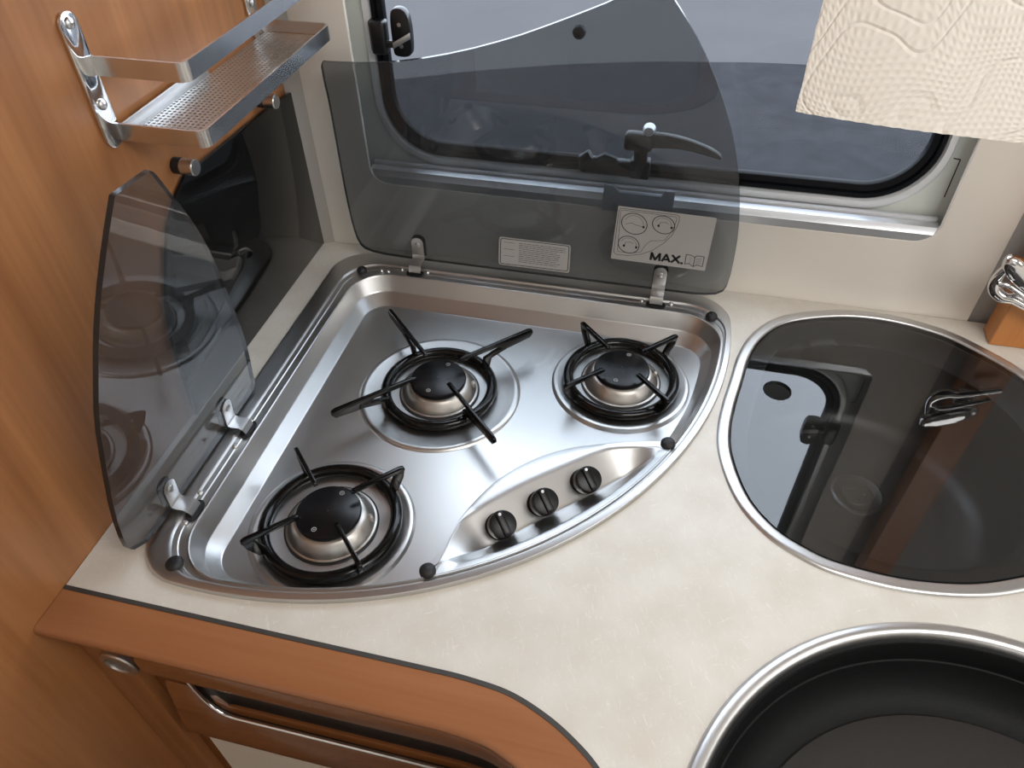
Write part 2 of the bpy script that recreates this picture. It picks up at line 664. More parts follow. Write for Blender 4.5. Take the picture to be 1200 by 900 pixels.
# blind rail along the sill with its pull tab
b = MB()
b.prism([(WX0 + .0008, .001, WZ0 + .0008), (WX0 + .0008, .001, .1130), (WX0 + .0008, .0035, .1165), (WX0 + .0008, .0050, .1205), (WX0 + .0008, .013, .1225), (WX0 + .0008, .015, WZ0 + .0008)], (WX1 - WX0 - .0016, 0, 0))
b.build('blind_rail', M['alu'], win, sharp=15)
MB().box(((WX0 + WX1) / 2, .0195, .1195), (WX1 - WX0 - .002, .007, .012), bev=.002).build('brush_strip', M['brush'], win)
tabp = [(.4005, .1395), (.4125, .1385), (.4205, .1305), (.4715, .1305), (.4750, .1385), (.487, .1385), (.487, .1035), (.4005, .1035)]
MB().prism([(x, -.0045, z - .002) for x, z in tabp], (0, .0053, 0), bev=.0008).build('pull_tab', M['greyplastic'], win)
# latch in the middle
b = MB()
b.box((.400, .012, .1535), (.066, .014, .020), bev=.005)
b.tube([(.372, .012, .152), (.371, .010, .162), (.380, .010, .168)], .006, 10)
b.tube([(.386, .010, .160), (.398, .009, .168), (.412, .009, .163)], .0045, 8)
b.box((.441, .012, .155), (.024, .016, .024), bev=.003)
b.tube([(.441, .012, .155), (.440, .008, .175), (.440, .006, .190)], [.009, .008, .012], 12)
b.box((.4365, .006, .192), (.034, .016, .022), bev=.005)
b.build('latch_body', M['blackp'], win)
hp = [(.425, .197), (.445, .2045), (.462, .2055), (.485, .203), (.508, .197), (.526, .190), (.5335, .184), (.533, .180), (.522, .1825), (.505, .1865), (.485, .189), (.462, .188), (.440, .186)]
MB().prism([(x, -.001, z) for x, z in chaikin(hp, 1)], (0, .009, 0), bev=.002).build('latch_handle', M['blackp'], win)
MB().lathe([(.0, .006), (.0055, .005), (.0075, 0), (.0075, -.004)], (.447, .003, .2075), Matrix.Rotation(math.pi / 2, 4, 'X'), 20, cap0=False).build('latch_button', M['alu'], win)


def stay(sx):
    """friction stay at the side of the window; sx=1 left, -1 right (mirrored)"""
    X = lambda x: x if sx > 0 else (SX0 + SX1) - x + .010
    dz = 0 if sx > 0 else -.030
    b = MB()
    P = chaikin([(X(.138), .262), (X(.156), .262), (X(.1605), .270), (X(.1605), .306), (X(.154), .3165), (X(.141), .3165), (X(.1365), .308), (X(.1365), .270)], 2)
    b.prism([(x, FY - .010, z + dz) for x, z in P], (0, .0110, 0), bev=.0012)
    b.box((X(.122), FY - .010, .284 + dz), (.019, .018, .038), bev=.004)
    b.box((X(.113), FY - .006, .284 + dz), (.008, .012, .036), bev=.003)
    b.box((X(.134), FY - .014, .278 + dz), (.016, .006, .008), bev=.002)
    o = b.build('stay_catch', M['blackp'], win)
    b = MB()
    a, c = Vector((X(.140), FY - .016, .277 + dz)), Vector((X(.1605), FY - .011, .288 + dz))
    b.prism([a + Vector((0, 0, -.0035)), c + Vector((0, 0, -.0035)), c + Vector((0, 0, .0035)), a + Vector((0, 0, .0035))], (0, -.002, 0), bev=.0005)
    for z in (.2985, .2745):
        b.lathe([(0, .0015), (.0022, .001), (.0026, 0)], (X(.1475), FY - .010, z + dz), Matrix.Rotation(math.pi / 2, 4, 'X'), 14)
    b.build('stay_arm', M['satin'], o)


stay(1)
stay(-1)
# thin printed corner mark on the frame
b = MB()
p0, p1, p2 = un(1117.5, 185.5, 1, FY), un(1125.5, 187, 1, FY), un(1106.5, 231, 1, FY)
for a, c in ((p0, p1), (p1, p2)):
    d = (c - a).normalized()
    n = Vector((-d.z, 0, d.x)) * .0006
    b.prism([a - n, c - n, c + n, a + n], (0, -.0003, 0))
b.build('corner_mark', M['ink'], win, flat=True)

# ================================================================== WORKTOP
F = [(.0008, -.576), (.12, -.576), (.24, -.576), (.345, -.576), (.382, -.5768), (.4189, -.5812), (.4531, -.5937), (.4794, -.6089), (.4967, -.6227), (.5135, -.6415), (.5265, -.6640), (.5345, -.6890), (.5385, -.7150), (.5398, -.7450), (.5400, -.80), (.5400, -.90), (.5400, -1.05), (.5400, -1.25)]
FC = np.array(crom(F, 8))
ft = np.gradient(FC, axis=0)
ft /= np.linalg.norm(ft, axis=1)[:, None]
FN = np.stack([ft[:, 1], -ft[:, 0]], 1)


def sweep(b, i0, i1, prof, mi=0, caps=True):
    rings = []
    for i in range(i0, i1):
        pr = prof(i) if callable(prof) else prof
        rings.append([(FC[i, 0] + FN[i, 0] * d, FC[i, 1] + FN[i, 1] * d, z) for d, z in pr])
    return b.loft(rings, True, caps, caps, mi)


NF = len(FC)
C0, R0_ = np.array([.12723, -.10324]), .4523


def tri_sd(p, xl, yb, R, r):
    q = np.array([xl - p[0], p[1] - yb, np.hypot(*(p - C0)) - R]) + r
    m = np.maximum(q, 0)
    if (q > 0).sum() >= 1:
        return np.hypot.reduce(m) - r
    return q.max() - r


def tri_loop(xl, yb, R, r, N=400):
    c = np.array([.27, -.26])
    out = []
    for k in range(N):
        a = 2 * math.pi * k / N
        d = np.array([math.cos(a), math.sin(a)])
        lo_, hi = 0.05, .6
        for _ in range(34):
            m = (lo_ + hi) / 2
            if tri_sd(c + d * m, xl, yb, R, r) < 0:
                lo_ = m
            else:
                hi = m
        out.append(c + d * lo_)
    return np.array(out)


HOB_OUT = tri_loop(.0437, -.0205, R0_, .048)
# sink outline through measured points, then the hidden side as a circle
SC, SR = np.array([.7416, -.2135]), .2062
sp = [(.581, -.3249), (.5705, -.285), (.5690, -.250), (.573, -.212), (.580, -.172), (.588, -.127), (.603, -.086), (.629, -.050), (.665, -.0275), (.7178, -.0112), (.768, -.0088), (.815, -.0185), (.8555, -.038)]
for a in (38, 20, 2, -16, -34, -50):
    sp.append((SC[0] + .008 + .2055 * math.cos(math.radians(a)), SC[1] + .2055 * math.sin(math.radians(a))))
sp += [(.8395, -.3935), (.7946, -.4095), (.7371, -.4167), (.6797, -.4118), (.6480, -.4010), (.6204, -.3843), (.5965, -.3575)]
SINK = np.array(crom(sp, 8, True))[::-1]     # counter-clockwise
S2C, S2R = np.array([.787, -.6783]), .2372


def circ(c, r, n=96):
    return [(c[0] + r * math.cos(2 * math.pi * k / n), c[1] + r * math.sin(2 * math.pi * k / n)) for k in range(n)]


outer = [(.0008, -.0008), *[tuple(p) for p in FC], (1.34, -1.25), (1.34, -.0008)]
vs, fs = plate([outer, [tuple(p) for p in tri_loop(.052, -.029, R0_ - .006, .042)], [tuple(p) for p in offset_loop(SINK, .006)], circ(S2C, S2R - .006)], -.028, 0)
wt = MB().add(vs, fs).build('worktop', M['laminate'], sharp=30)
tag(wt, 'cream speckled laminate worktop that holds the hob and both sinks', 'worktop')
sweep(MB(), 0, NF, [(.0001, .0006), (.0042, .0006), (.0042, -.028), (.0001, -.028)]).build('edge_strip', M['strip'], wt)
sweep(MB(), 0, NF, [(.0043, .0), (.0415, .0), (.0440, -.0008), (.0456, -.0030), (.0456, -.0068), (.0446, -.0090), (.0425, -.0115), (.0415, -.0140), (.0410, -.0180), (.0043, -.0180)]).build('wooden_edging', M['wood_edge'], wt, sharp=50)

# ================================================================== BASE CABINET
cab = empty('base_cabinet', (.03, -.58, -.95))
tag(cab, 'wooden base cabinet with drawer and cream door under the worktop', 'cabinet')
ix = lambda x: int(np.argmin(np.abs(FC[:48, 0] - x)))
i06 = ix(.06)
sweep(MB(), 0, NF, [(-.004, -.0285), (.012, -.0285), (.012, -.949), (-.004, -.949)]).build('carcass', M['wood_dark'], cab)
sweep(MB(), 0, i06, [(.0122, -.0285), (.024, -.0285), (.024, -.949), (.0122, -.949)]).build('stile', M['wood_wall'], cab)
# bowed rail above the drawer
sweep(MB(), i06 + 2, NF - 2, [(.0122, -.0286), (.030, -.0286), (.030, -.0184), (.0415, -.0184), (.0430, -.0210), (.0434, -.0300), (.0430, -.0400), (.0415, -.0480), (.0380, -.0540), (.0330, -.0570), (.0122, -.0580)]).build('top_rail', M['wood_front_shaded'], cab, sharp=60)
iD = NF - 40


def drawer_prof(i):
    x = FC[i, 0]
    zt = -.110 if x < .112 else (-.134 if x > .130 else -.110 - .024 * (x - .112) / .018)
    k = (zt + .100) / -.1
    return [(.0122, zt), (.022 + .006 * k, zt), (.0245 + .007 * k, zt - .003), (.037, -.198), (.0355, -.203), (.0122, -.203)]


dr = sweep(MB(), i06 + 1, iD, drawer_prof).build('drawer_front', M['wood_front_shaded'], cab, sharp=40)
i113 = ix(.113)
fine = resample(np.c_[FC[i113 - 1:iD], FN[i113 - 1:iD]], 260)
fine = fine[fine[:, 0] + fine[:, 1] * 0 > .1115] if False else fine
lip, chan = [], []
s0 = np.r_[0, np.cumsum(np.linalg.norm(np.diff(fine[:, :2], axis=0), axis=1))]
for (x, y, nx_, ny_), sl in zip(fine, s0):
    t = min(1.0, sl / .045)
    e = 1 - (1 - t) ** 2.6
    n = Vector((nx_, ny_, 0))
    p = Vector((x, y, -.084 - .050 * e)) + n * (.0245 + .0085 * e)
    lip.append(p)
    chan.append([p - n * (.017 * a) + Vector((0, 0, (.018 * a * a - .010 * math.sin(math.pi * a)) * e)) for a in np.linspace(0, 1, 8)])
hb = MB().tube(lip, .0021, 10).build('handle', M['chrome'], dr, sharp=60)
MB().loft(chan, False).build('handle_recess', M['recess'], dr, sharp=60)
sweep(MB(), i06 + 1, NF - 2, [(.0122, -.2075), (.022, -.2075), (.022, -.93), (.0122, -.93)]).build('door', M['cream_door'], cab)
lc = (.0385, -.6002, -.083)
RX = Matrix.Rotation(math.pi / 2, 4, 'X')
lk = MB().lathe([(.0195, -.0005), (.0195, .004), (.018, .0055), (.0135, .0055), (.0125, .0035)], lc, RX, 40).build('push_lock', M['satin'], cab)
MB().lathe([(.0124, .0), (.0124, .0036), (.011, .0042), (0, .0045)], lc, RX, 32).build('push_button', plain('lock_grey', (.16, .15, .14), .4), lk)

# ================================================================== GAS HOB
hob = empty('gas_hob', (.28, -.27, 0))
tag(hob, 'triangular stainless steel gas hob with three burners and raised smoked glass lids', 'gas hob')
P_OUT, P_LIP, P_BOT = (.0437, -.0205, R0_, .048), (.086, -.067, .4395, .050), (.1086, -.0955, .4215, .030)


def mixp(a, c, t):
    return tuple(x + (y - x) * t for x, y in zip(a, c))


def ring_at(pr, z):
    return [(p[0], p[1], z) for p in tri_loop(*pr)]


b = MB()
rim = [(0, .0004), (0, .0024), (.02, .0040), (.05, .0052), (.08, .0056), (.11, .00567), (.50, .0066), (.53, .0066), (.56, .0064), (.58, .0052), (.60, .0044), (.625, .0043), (.70, .0042), (.72, .0041), (.735, .0036), (.75, .0034), (.775, .0034), (.89, .0033), (.915, .0034), (.935, .0042), (.955, .0056), (.975, .0060), (1.0, .0056)]
rings = [ring_at(mixp(P_OUT, P_LIP, t), z) for t, z in rim]
basin = [(.03, .0046), (.06, .0030), (.075, .0023), (.37, -.0116), (.39, -.0125), (.41, -.0132), (.43, -.01365), (.93, -.0236), (.96, -.0242), (.985, -.0247), (1.0, -.0249), (1.01, -.025), (1.06, -.025)]
rings += [ring_at(mixp(P_LIP, P_BOT, t), z) for t, z in basin]
b.loft(rings, True, False, True)
FLOOR = -.025
BURN = [('big', .2497, -.2388, .0925, .0028, .0625, .131), ('small', .4568, -.1782, .0785, .005, .0625, .083), ('small', .2011, -.4464, .0805, .0038, .0655, .085)]
for k, x, y, r, h, tr, ro in BURN:
    b.lathe([(r + .0035, FLOOR - .0002), (r + .003, FLOOR + .0006), (r + .0008, FLOOR + h - .0006), (r - .001, FLOOR + h), (r - .004, FLOOR + h - .0002), (r - .007, FLOOR + h - .0014), (.045, FLOOR + h - .0018), (0.0005, FLOOR + h - .0018)], (x, y, 0), n=96)
# control plateau with the knob trough
A = resample(crom([(.3165, -.4945), (.3184, -.4862), (.3253, -.4624), (.3341, -.4232), (.3538, -.3791), (.3816, -.3454), (.4131, -.3217), (.4469, -.3069), (.4814, -.2949), (.519, -.2860), (.528, -.2845)], 8), 80)
B = resample(crom([(.3265, -.4815), (.3285, -.4640), (.331, -.4440), (.338, -.4250), (.3721, -.3837), (.4167, -.3421), (.4521, -.3138), (.480, -.3030), (.5065, -.2975), (.5170, -.3000)], 8), 80)


def arcpts(R, p, q, n):
    a0 = math.atan2(p[1] - C0[1], p[0] - C0[0])
    a1 = math.atan2(q[1] - C0[1], q[0] - C0[0])
    return [(C0[0] + R * math.cos(a0 + (a1 - a0) * k / (n - 1)), C0[1] + R * math.sin(a0 + (a1 - a0) * k / (n - 1))) for k in range(n)]


Fr = np.array(arcpts(.4335, (.3265, -.4815), (.5170, -.3000), 80))
w = np.clip(np.minimum(np.arange(80), 79 - np.arange(80)) / 5.0, 0, 1)[:, None]
Fr = B[[0] * 80] * 0 + (1 - w) * B + w * Fr
V = resample(crom([(.3275, -.4800), (.3440, -.4640), (.3683, -.4390), (.4103, -.3985), (.455, -.3555), (.476, -.334), (.5155, -.3010)], 8), 80)
wv = np.clip(np.minimum(np.arange(80), 79 - np.arange(80)) / 16.0, 0, 1)
zV = .0045 - .0165 * (wv * wv * (3 - 2 * wv))
ARC = np.array(arcpts(.4412, tuple(A[0]), tuple(A[-1]), 80))
ZP = .0048
L3 = lambda P2, z: [(p[0], p[1], z if np.isscalar(z) else z[i]) for i, p in enumerate(P2)]
nA = B - A
nA = nA / np.linalg.norm(nA, axis=1)[:, None]
# wall + top back strip
b.loft([L3(A - nA * .003, FLOOR), L3(A - nA * .0008, ZP - .004), L3(A, ZP - .0004), L3(A + nA * .001, ZP), L3(B - nA * .0012, ZP), L3(B, ZP - .0004)], False)
mid = lambda a, c, t: a + (c - a) * t
zB = ZP - .0004
b.loft([L3(B, zB)] + [L3(mid(B, V, t), zB + (zV - zB) * g) for t, g in ((.03, .015), (.07, .05), (.11, .095), (.90, .90), (.95, .95), (1.0, .985))], False)
b.loft([L3(V, zB + (zV - zB) * .985)] + [L3(mid(V, Fr, t), zV + (zB - zV) * g) for t, g in ((.08, .05), (.16, .12), (.88, .90), (.95, .97))] + [L3(Fr, zB)], False)
b.loft([L3(Fr, zB), L3(mid(Fr, ARC, .12), ZP), L3(ARC, ZP + .0009)], False)
b.build('hob_top', M['steel'], hob, sharp=24, merge=False)

# burners
for k, x, y, r, h, tr, ro in BURN:
    z0 = FLOOR + h - .0018
    bo = MB().lathe([(.0455, z0 - .0002), (.0455, z0 + .0025), (.0435, z0 + .0032), (.0425, z0 + .005), (.0375, z0 + .013), (.0352, z0 + .0155), (.0335, z0 + .0165), (0.0005, z0 + .0165)], (x, y, 0), n=64)
    # flame slots and spark pin
    bo.lathe([(.0026, 0), (.0026, .012), (.0015, .0135), (0.0002, .0135)], (x + .0405 * math.cos(.25), y + .0405 * math.sin(.25), z0 + .001), n=12)
    bo = bo.build('burner', M['burner'], hob)
    MB().lathe([(.0475, z0 - .0003), (.0475, z0 + .0012), (.0457, z0 + .0012)], (x, y, 0), n=64).build('burner_base_shadow', M['rubber'], bo)  # black ring stands in for the dark shadow around the burner base
    cp = MB()
    cp.lathe([(.0310, z0 + .0160), (.0322, z0 + .0170), (.0326, z0 + .0195), (.0318, z0 + .0216), (.0300, z0 + .0225), (0.0005, z0 + .0232)], (x, y, 0), n=64, mi=0)
    for a in (1.35, -1.75):
        cp.lathe([(.0018, z0 + .0231), (.0018, z0 + .02335), (.0026, z0 + .02335), (.0026, z0 + .0231)], (x + .024 * math.cos(a), y + .024 * math.sin(a), 0), n=16, mi=1)
        cp.lathe([(.0007, z0 + .0231), (.0007, z0 + .02335), (0.0001, z0 + .02335)], (x + .024 * math.cos(a), y + .024 * math.sin(a), 0), n=8, mi=1)
    cp.build('burner_cap', [M['cap'], M['mark']], bo)
    # pan support
    zr = z0 + .0065
    tor = MB().tube([(x + tr * math.cos(2 * math.pi * q / 72), y + tr * math.sin(2 * math.pi * q / 72), zr) for q in range(72)], .0062, 14, closed=True)
    ps = tor.build('pan_support', M['enamel'], hob)
    for q in range(4):
        a = math.pi / 4 + q * math.pi / 2
        u = Vector((math.cos(a), math.sin(a), 0))
        n = Vector((-u.y, u.x, 0)) * .0021
        zt = .0145
        O = Vector((x, y, 0))
        pt = lambda r_, z_: O + u * r_ + Vector((0, 0, z_))
        bb = MB()
        ri = .026
        if k == 'big':
            bar = [(ri, zt - .0045), (ri + .002, zt - .001), (ri + .006, zt), (ro - .006, zt + .0008), (ro - .001, zt - .001), (ro, zt - .006), (ro - .004, zt - .0115), (ro - .036, zt - .0140), (ro - .043, zt - .0125), (ro - .050, zt - .0062), (ri + .004, zt - .0058)]
            leg = [(ro - .046, zt - .0085), (ro - .037, zt - .0140), (tr + .009, zt - .0190), (tr + .0058, zr), (tr - .003, zr), (tr - .001, zt - .0150)]
        else:
            bar = [(ri, zt - .0045), (ri + .002, zt - .001), (ri + .006, zt), (ro - .005, zt + .0006), (ro - .001, zt - .001), (ro, zt - .004), (ro - .004, zt - .0085), (ro - .012, zt - .0062), (ri + .004, zt - .0058)]
            leg = [(ro - .010, zt - .003), (ro - .001, zt - .004), (ro - .003, zt - .014), (tr + .008, zr), (tr - .003, zr), (tr + .003, zt - .0165)]
        bb.prism([pt(*c) - n for c in bar], n * 2, bev=.0008)
        bb.prism([pt(*c) - n * .96 for c in leg], n * 1.92, bev=.0006)
        bb.build('prong', M['enamel'], ps)

# knobs
kn = Vector((.30, -.42, .85)).normalized()
for px, py in ((590, 614), (640, 587), (691, 561)):
    top = un(px, py, 2, .014)
    base = top - kn * .024
    q = kn.to_track_quat('Z', 'Y').to_matrix().to_4x4()
    Mk = Matrix.Translation(base) @ q
    # local frame whose x axis points up the trough wall (white dot side)
    up = (Vector((-.55, .6, .5)) - kn * Vector((-.55, .6, .5)).dot(kn)).normalized()
    side = kn.cross(up)
    Mk = Matrix(((up.x, side.x, kn.x, base.x), (up.y, side.y, kn.y, base.y), (up.z, side.z, kn.z, base.z), (0, 0, 0, 1)))
    b = MB()
    b.lathe([(.0142, -.006), (.0142, .001), (.0115, .003), (.0118, .006), (.0134, .010), (.0136, .020), (.0129, .0226), (.0115, .0232), (.0002, .0232)], M=Mk, n=48)
    # raised grip bar
    g = [(-.0126, .0190), (-.0122, .0252), (-.0100, .0268), (.0100, .0268), (.0122, .0252), (.0126, .0190)]
    pts = [Mk @ Vector((c[0], -.0036, c[1])) for c in g]
    b.prism(pts, (Mk.to_3x3() @ Vector((0, .0072, 0))), bev=.0012)
    ko = b.build('control_knob', M['knob'], hob, sharp=30)
    Md = Mk @ Matrix.Translation(Vector((.0095, 0, .0268)))
    MB().lathe([(.0015, -.0004), (.0015, .0004), (.0001, .0006)], M=Md, n=14).build('pointer_dot', M['white'], ko)

# rubber bumpers
for px, py, r in ((424, 316, .0068), (834, 370, .0072), (783, 519, .0078), (501, 668, .0078), (204, 660, .0082)):
    p = un(px, py, 2, .007)
    MB().lathe([(r * .92, -.004), (r, .0005), (r * .98, .0025), (r * .80, .0046), (r * .45, .0058), (.0002, .0062)], (p.x, p.y, .0048), n=28).build('rubber_bumper', M['rubber'], hob)

# screws around the hinges
scr = MB().lathe([(.0028, -.001), (.0028, .0006), (.0020, .0016), (.0009, .0018), (.0009, .0010), (.0001, .0010)], n=14)
first = None
for px, py, z, tilt in ((471, 315.5, .0050, None), (501, 319, .0050, None), (752, 352, .0050, None), (786.5, 356, .0050, None),
                        (295, 493, .0050, None), (275, 523, .0050, None), (234, 577, .0050, None), (217, 612, .0050, None),
                        (471, 332, -.006, 'b'), (497, 335, -.006, 'b'), (751, 370, -.006, 'b'), (780, 373.5, -.006, 'b'),
                        (308.5, 509.5, -.006, 'l'), (293, 535, -.006, 'l'), (256, 593, -.006, 'l'), (237, 623, -.006, 'l'), (447, 317, .005, None), (455, 318, .005, None)):
    p = un(px, py, 2, z)
    if first is None:
        o = scr.build('screw', M['satin'], hob)
        first = o.data
    else:
        o = bpy.data.objects.new('screw', first)
        col.objects.link(o)
        o.parent = hob
    o.matrix_parent_inverse = hob.matrix_world.inverted()
    o.location = p
    s_ = .8 if tilt else 1
    o.scale = (s_, s_, s_)
    if tilt == 'b':
        o.rotation_euler = (math.radians(55), 0, 0)
    if tilt == 'l':
        o.rotation_euler = (0, math.radians(55), 0)

# ---- glass lids


def glass(name, pts, vec, parent):
    n = len(pts)
    b = MB()
    b.prism(pts, vec, mi=0, mi_side=1)
    return b.build(name, [M['glass_lid'], M['glass_edge']], parent, sharp=30, merge=True)


# left lid: hinged on the left rail, leaning slightly over the hob
TL = math.radians(5.5)
LP0, Lw = Vector((.0555, 0, .0085)), Vector((math.sin(TL), 0, math.cos(TL)))
Ln = Vector((math.cos(TL), 0, -math.sin(TL)))
LLp = [(181, 202), (176.5, 199.8), (176, 200), (136, 228.8), (134.8, 229.8), (134.5, 232), (126, 285), (118.5, 348), (115.5, 400), (115.5, 444), (116, 492), (124.5, 548), (135, 604), (148, 640), (156, 645), (163, 641)]
pts = [unp(px, py, LP0, Ln) for px, py in LLp]
pts += [Vector((LP0.x, -.520, LP0.z)), Vector((LP0.x, -.45, LP0.z)), Vector((LP0.x, -.38, LP0.z)), Vector((LP0.x, -.335, LP0.z))]
pts += [unp(px, py, LP0, Ln) for px, py in ((300, 452), (297, 441), (292, 415), (285, 390), (270, 351), (257, 318), (240, 282), (222, 254), (204, 231), (186, 208))]
sm = chaikin([tuple(p) for p in pts], 1)
lidL = glass('glass_lid', [Vector(p) for p in sm], Ln * -.005, hob)
lidL['label'] = 'narrow smoked glass lid hinged beside the wooden wall'

# back lid: vertical
BY = -.036
BLp = [(375, 72), (379, 95), (385, 120), (395, 175), (405, 230), (413, 265), (420, 285), (430, 294)]
pz = [un(px, py, 1, BY) for px, py in BLp]
pz += [Vector((x, BY, .0135)) for x in (.12, .20, .30, .40, .50, .535)]
pz += [un(px, py, 1, BY) for px, py in ((845, 345), (854, 332))]
for a in np.radians([3, 8, 14, 20, 26, 32, 37, 41, 43.5]):
    pz.append(Vector((.1272 + .4415 * math.cos(a), BY, .0675 + .4415 * math.sin(a))))
pz += [Vector((.434, BY, .380)), Vector((.420, BY, .368))]
pz += [un(px, py, 1, BY) for px, py in ((720, 0), (680, 16), (640, 31), (600, 45), (540, 61), (480, 71.5), (430, 75), (385, 73.5))]
sm = chaikin([tuple(p) for p in pz], 1)
lidB = glass('glass_lid', [Vector(p) for p in sm], (0, .005, 0), hob)
lidB['label'] = 'large curved smoked glass lid with stickers in front of the window'
p = un(679, 37, 1, BY)
MB().lathe([(.0068, 0), (.0068, .003), (.0060, .0045), (.0030, .0048), (.0028, .0036), (.0001, .0036)], p, RX, 28).build('lid_bumper', M['rubber'], lidB)


def hinge(lid, org, al, inn, w, tilt_dir):
    """strap hinge: plate on the lid, curl into a black slot. al = along axis, inn = towards the hob"""
    al, inn, Wd = Vector(al), Vector(inn), Vector(tilt_dir)
    O = Vector(org)
    b = MB()
    hw = w / 2
    # plate with rounded top
    prof = [(-hw, .004), (hw, .004), (hw, .028)] + [(hw * math.cos(t), .028 + hw * math.sin(t)) for t in np.linspace(.2, math.pi - .2, 9)] + [(-hw, .028)]
    b.prism([O + al * s + Wd * h for s, h in prof], inn * .0016, bev=.0003)
    path = [(.0, .010), (.0008, .005), (.005, .0035), (.012, .0045), (.017, .003), (.0195, -.002), (.020, -.006)]
    r0, r1 = [], []
    rings = []
    for d, h in path:
        c = O + inn * (d + .0008) + Vector((0, 0, h))
        rings.append([c - al * hw, c + al * hw, c + al * hw + inn * .0012 + Vector((0, 0, .0008)), c - al * hw + inn * .0012 + Vector((0, 0, .0008))])
    b.loft(rings, True, True, True)
    c = O + Wd * .026 + inn * .0016
    q = inn.to_track_quat('Z', 'Y').to_matrix().to_4x4()
    b.lathe([(.0040, 0), (.0036, .0016), (.0018, .0024), (.0001, .0025)], c, q, 18)
    b.build('hinge', M['satin'], lid, sharp=35)
    b = MB()
    P = chaikin([(-hw - .004, -.007), (hw + .004, -.007), (hw + .004, .006), (-hw - .004, .006)], 2)
    c = O + inn * .0205
    b.prism([Vector((c.x, c.y, .0035)) + al * s + inn * d for s, d in P], (0, 0, .0022))
    b.build('hinge_slot', M['rubber'], lid)
    b = MB()
    prof2 = [(s * 1.12, h) for s, h in prof]
    b.prism([O + al * s + Wd * (h + .001) - inn * .0056 for s, h in prof2], inn * -.0012, bev=.0003)
    b.build('hinge_pad', M['rubber'], lid)


for px, py in ((485, 319), (769, 353)):
    x = un(px, py, 2, .010).x
    hinge(lidB, (x, BY - .0002, .0125), (1, 0, 0), (0, -1, 0), .0165, (0, 0, 1))
for yy in (-.4775, -.3675):
    hinge(lidL, (LP0.x + .0002, yy, .0085), (0, 1, 0), (1, 0, 0), .0165, tuple(Lw))

# ---- stickers on the back lid (face towards the hob)
YS = BY - .0003
S = lambda px, py, dy=0.0: un(px, py, 1, YS - dy)


def line(b, pxs, w_, closed=False, mi=1, dy=.0003):
    P = [S(*p, dy) for p in pxs]
    if closed:
        P.append(P[0])
    for a, c in zip(P[:-1], P[1:]):
        d = c - a
        if d.length < 1e-6:
            continue
        d.normalize()
        n = Vector((-d.z, 0, d.x)) * (w_ / 2)
        a, c = a - d * w_ * .2, c + d * w_ * .2
        b.add([a - n, c - n, c + n, a + n], [(0, 1, 2, 3)], mi)


c8 = lambda x, y: (700 + x / 7.5, 230 + y / 7.5)       # sticker crop -> photo px
b = MB()
cor = chaikin([c8(185, 83), c8(1053, 192), c8(945, 655), c8(118, 545)], 0)
# rounded corners
rc = []
for i in range(4):
    a, p_, c_ = cor[i - 1], cor[i], cor[(i + 1) % 4]
    for t in (0.03, 0.012):
        rc.append(p_ + (a - p_) * t)
    rc.append(p_ + (a - p_) * .004 + (c_ - p_) * .004)
    for t in (0.012, 0.03):
        rc.append(p_ + (c_ - p_) * t)
b.prism([S(*p) for p in rc], (0, -.0002, 0), mi=0)
line(b, [c8(*p) for p in ((205, 105), (700, 165), (722, 180), (720, 215), (700, 270), (650, 350), (580, 415), (480, 478), (380, 510), (270, 522), (165, 510), (145, 490), (150, 440), (190, 130))], .0006, True)
line(b, [c8(*p) for p in ((225, 120), (690, 182), (700, 195), (680, 260), (640, 330), (590, 388), (520, 392), (470, 392), (430, 420), (380, 490), (300, 500), (180, 485), (178, 460), (205, 135))], .0005, True)


def ell(cx, cy, rx, ry, w_, a0=0, a1=360, n=28, rot=.12):
    pts_ = []
    for k in range(n + 1):
        a = math.radians(a0 + (a1 - a0) * k / n)
        X_, Y_ = rx * math.cos(a), ry * math.sin(a)
        pts_.append(c8(cx + X_, cy + Y_ + X_ * rot))
    line(b, pts_, w_)


for cx, cy, rx, ry in ((325, 242, 112, 92), (582, 252, 98, 78), (275, 425, 92, 74)):
    ell(cx, cy, rx, ry, .0010)
    ell(cx, cy, rx * .72, ry * .78, .0004, 200, 380)
    for sx_, sy_ in ((.72, .28), (-.45, .05) if cx > 500 or cy > 300 else (.72, .28)):
        pc = c8(cx + rx * sx_, cy + ry * sy_ + 4)
        P = [S(pc[0] + 1.5 * math.cos(t), pc[1] + 1.5 * math.sin(t), .0003) for t in np.linspace(0, 2 * math.pi, 10)[:-1]]
        b.add(P, [tuple(range(9))], 1)
    line(b, [c8(cx - rx * .7, cy + 2), c8(cx - 20, cy - 8), c8(cx + 5, cy + 8), c8(cx + rx * .7, cy + ry * .3)] if cx < 400 and cy < 300 else [c8(cx - rx * .42, cy + 4), c8(cx - rx * .3, cy - 20), c8(cx + rx * .2, cy - 22), c8(cx + rx * .45, cy - 8)], .0005)
# MAX.
def glyph(x0, x1, strokes, w_):
    # strokes in a unit box, mapped between the base line and cap line of the lettering
    for st in strokes:
        P = []
        for u, v in st:
            x = x0 + (x1 - x0) * u
            yb = 560 + (x - 461) * 36 / 285
            P.append(c8(x + 10 * v, yb - 70 * v))
        line(b, P, w_)


glyph(467, 545, [((0, .06), (.04, .94)), ((.04, .94), (.48, .10)), ((.48, .10), (.96, .94)), ((.96, .94), (.98, .06))], .0029)
glyph(566, 636, [((0, .06), (.46, .94)), ((.46, .94), (.96, .06)), ((.17, .30), (.80, .30))], .0028)
glyph(648, 722, [((0, .06), (.92, .94)), ((.04, .94), (.94, .06))], .0030)
glyph(732, 746, [((0, .09), (1, .09))], .0030)
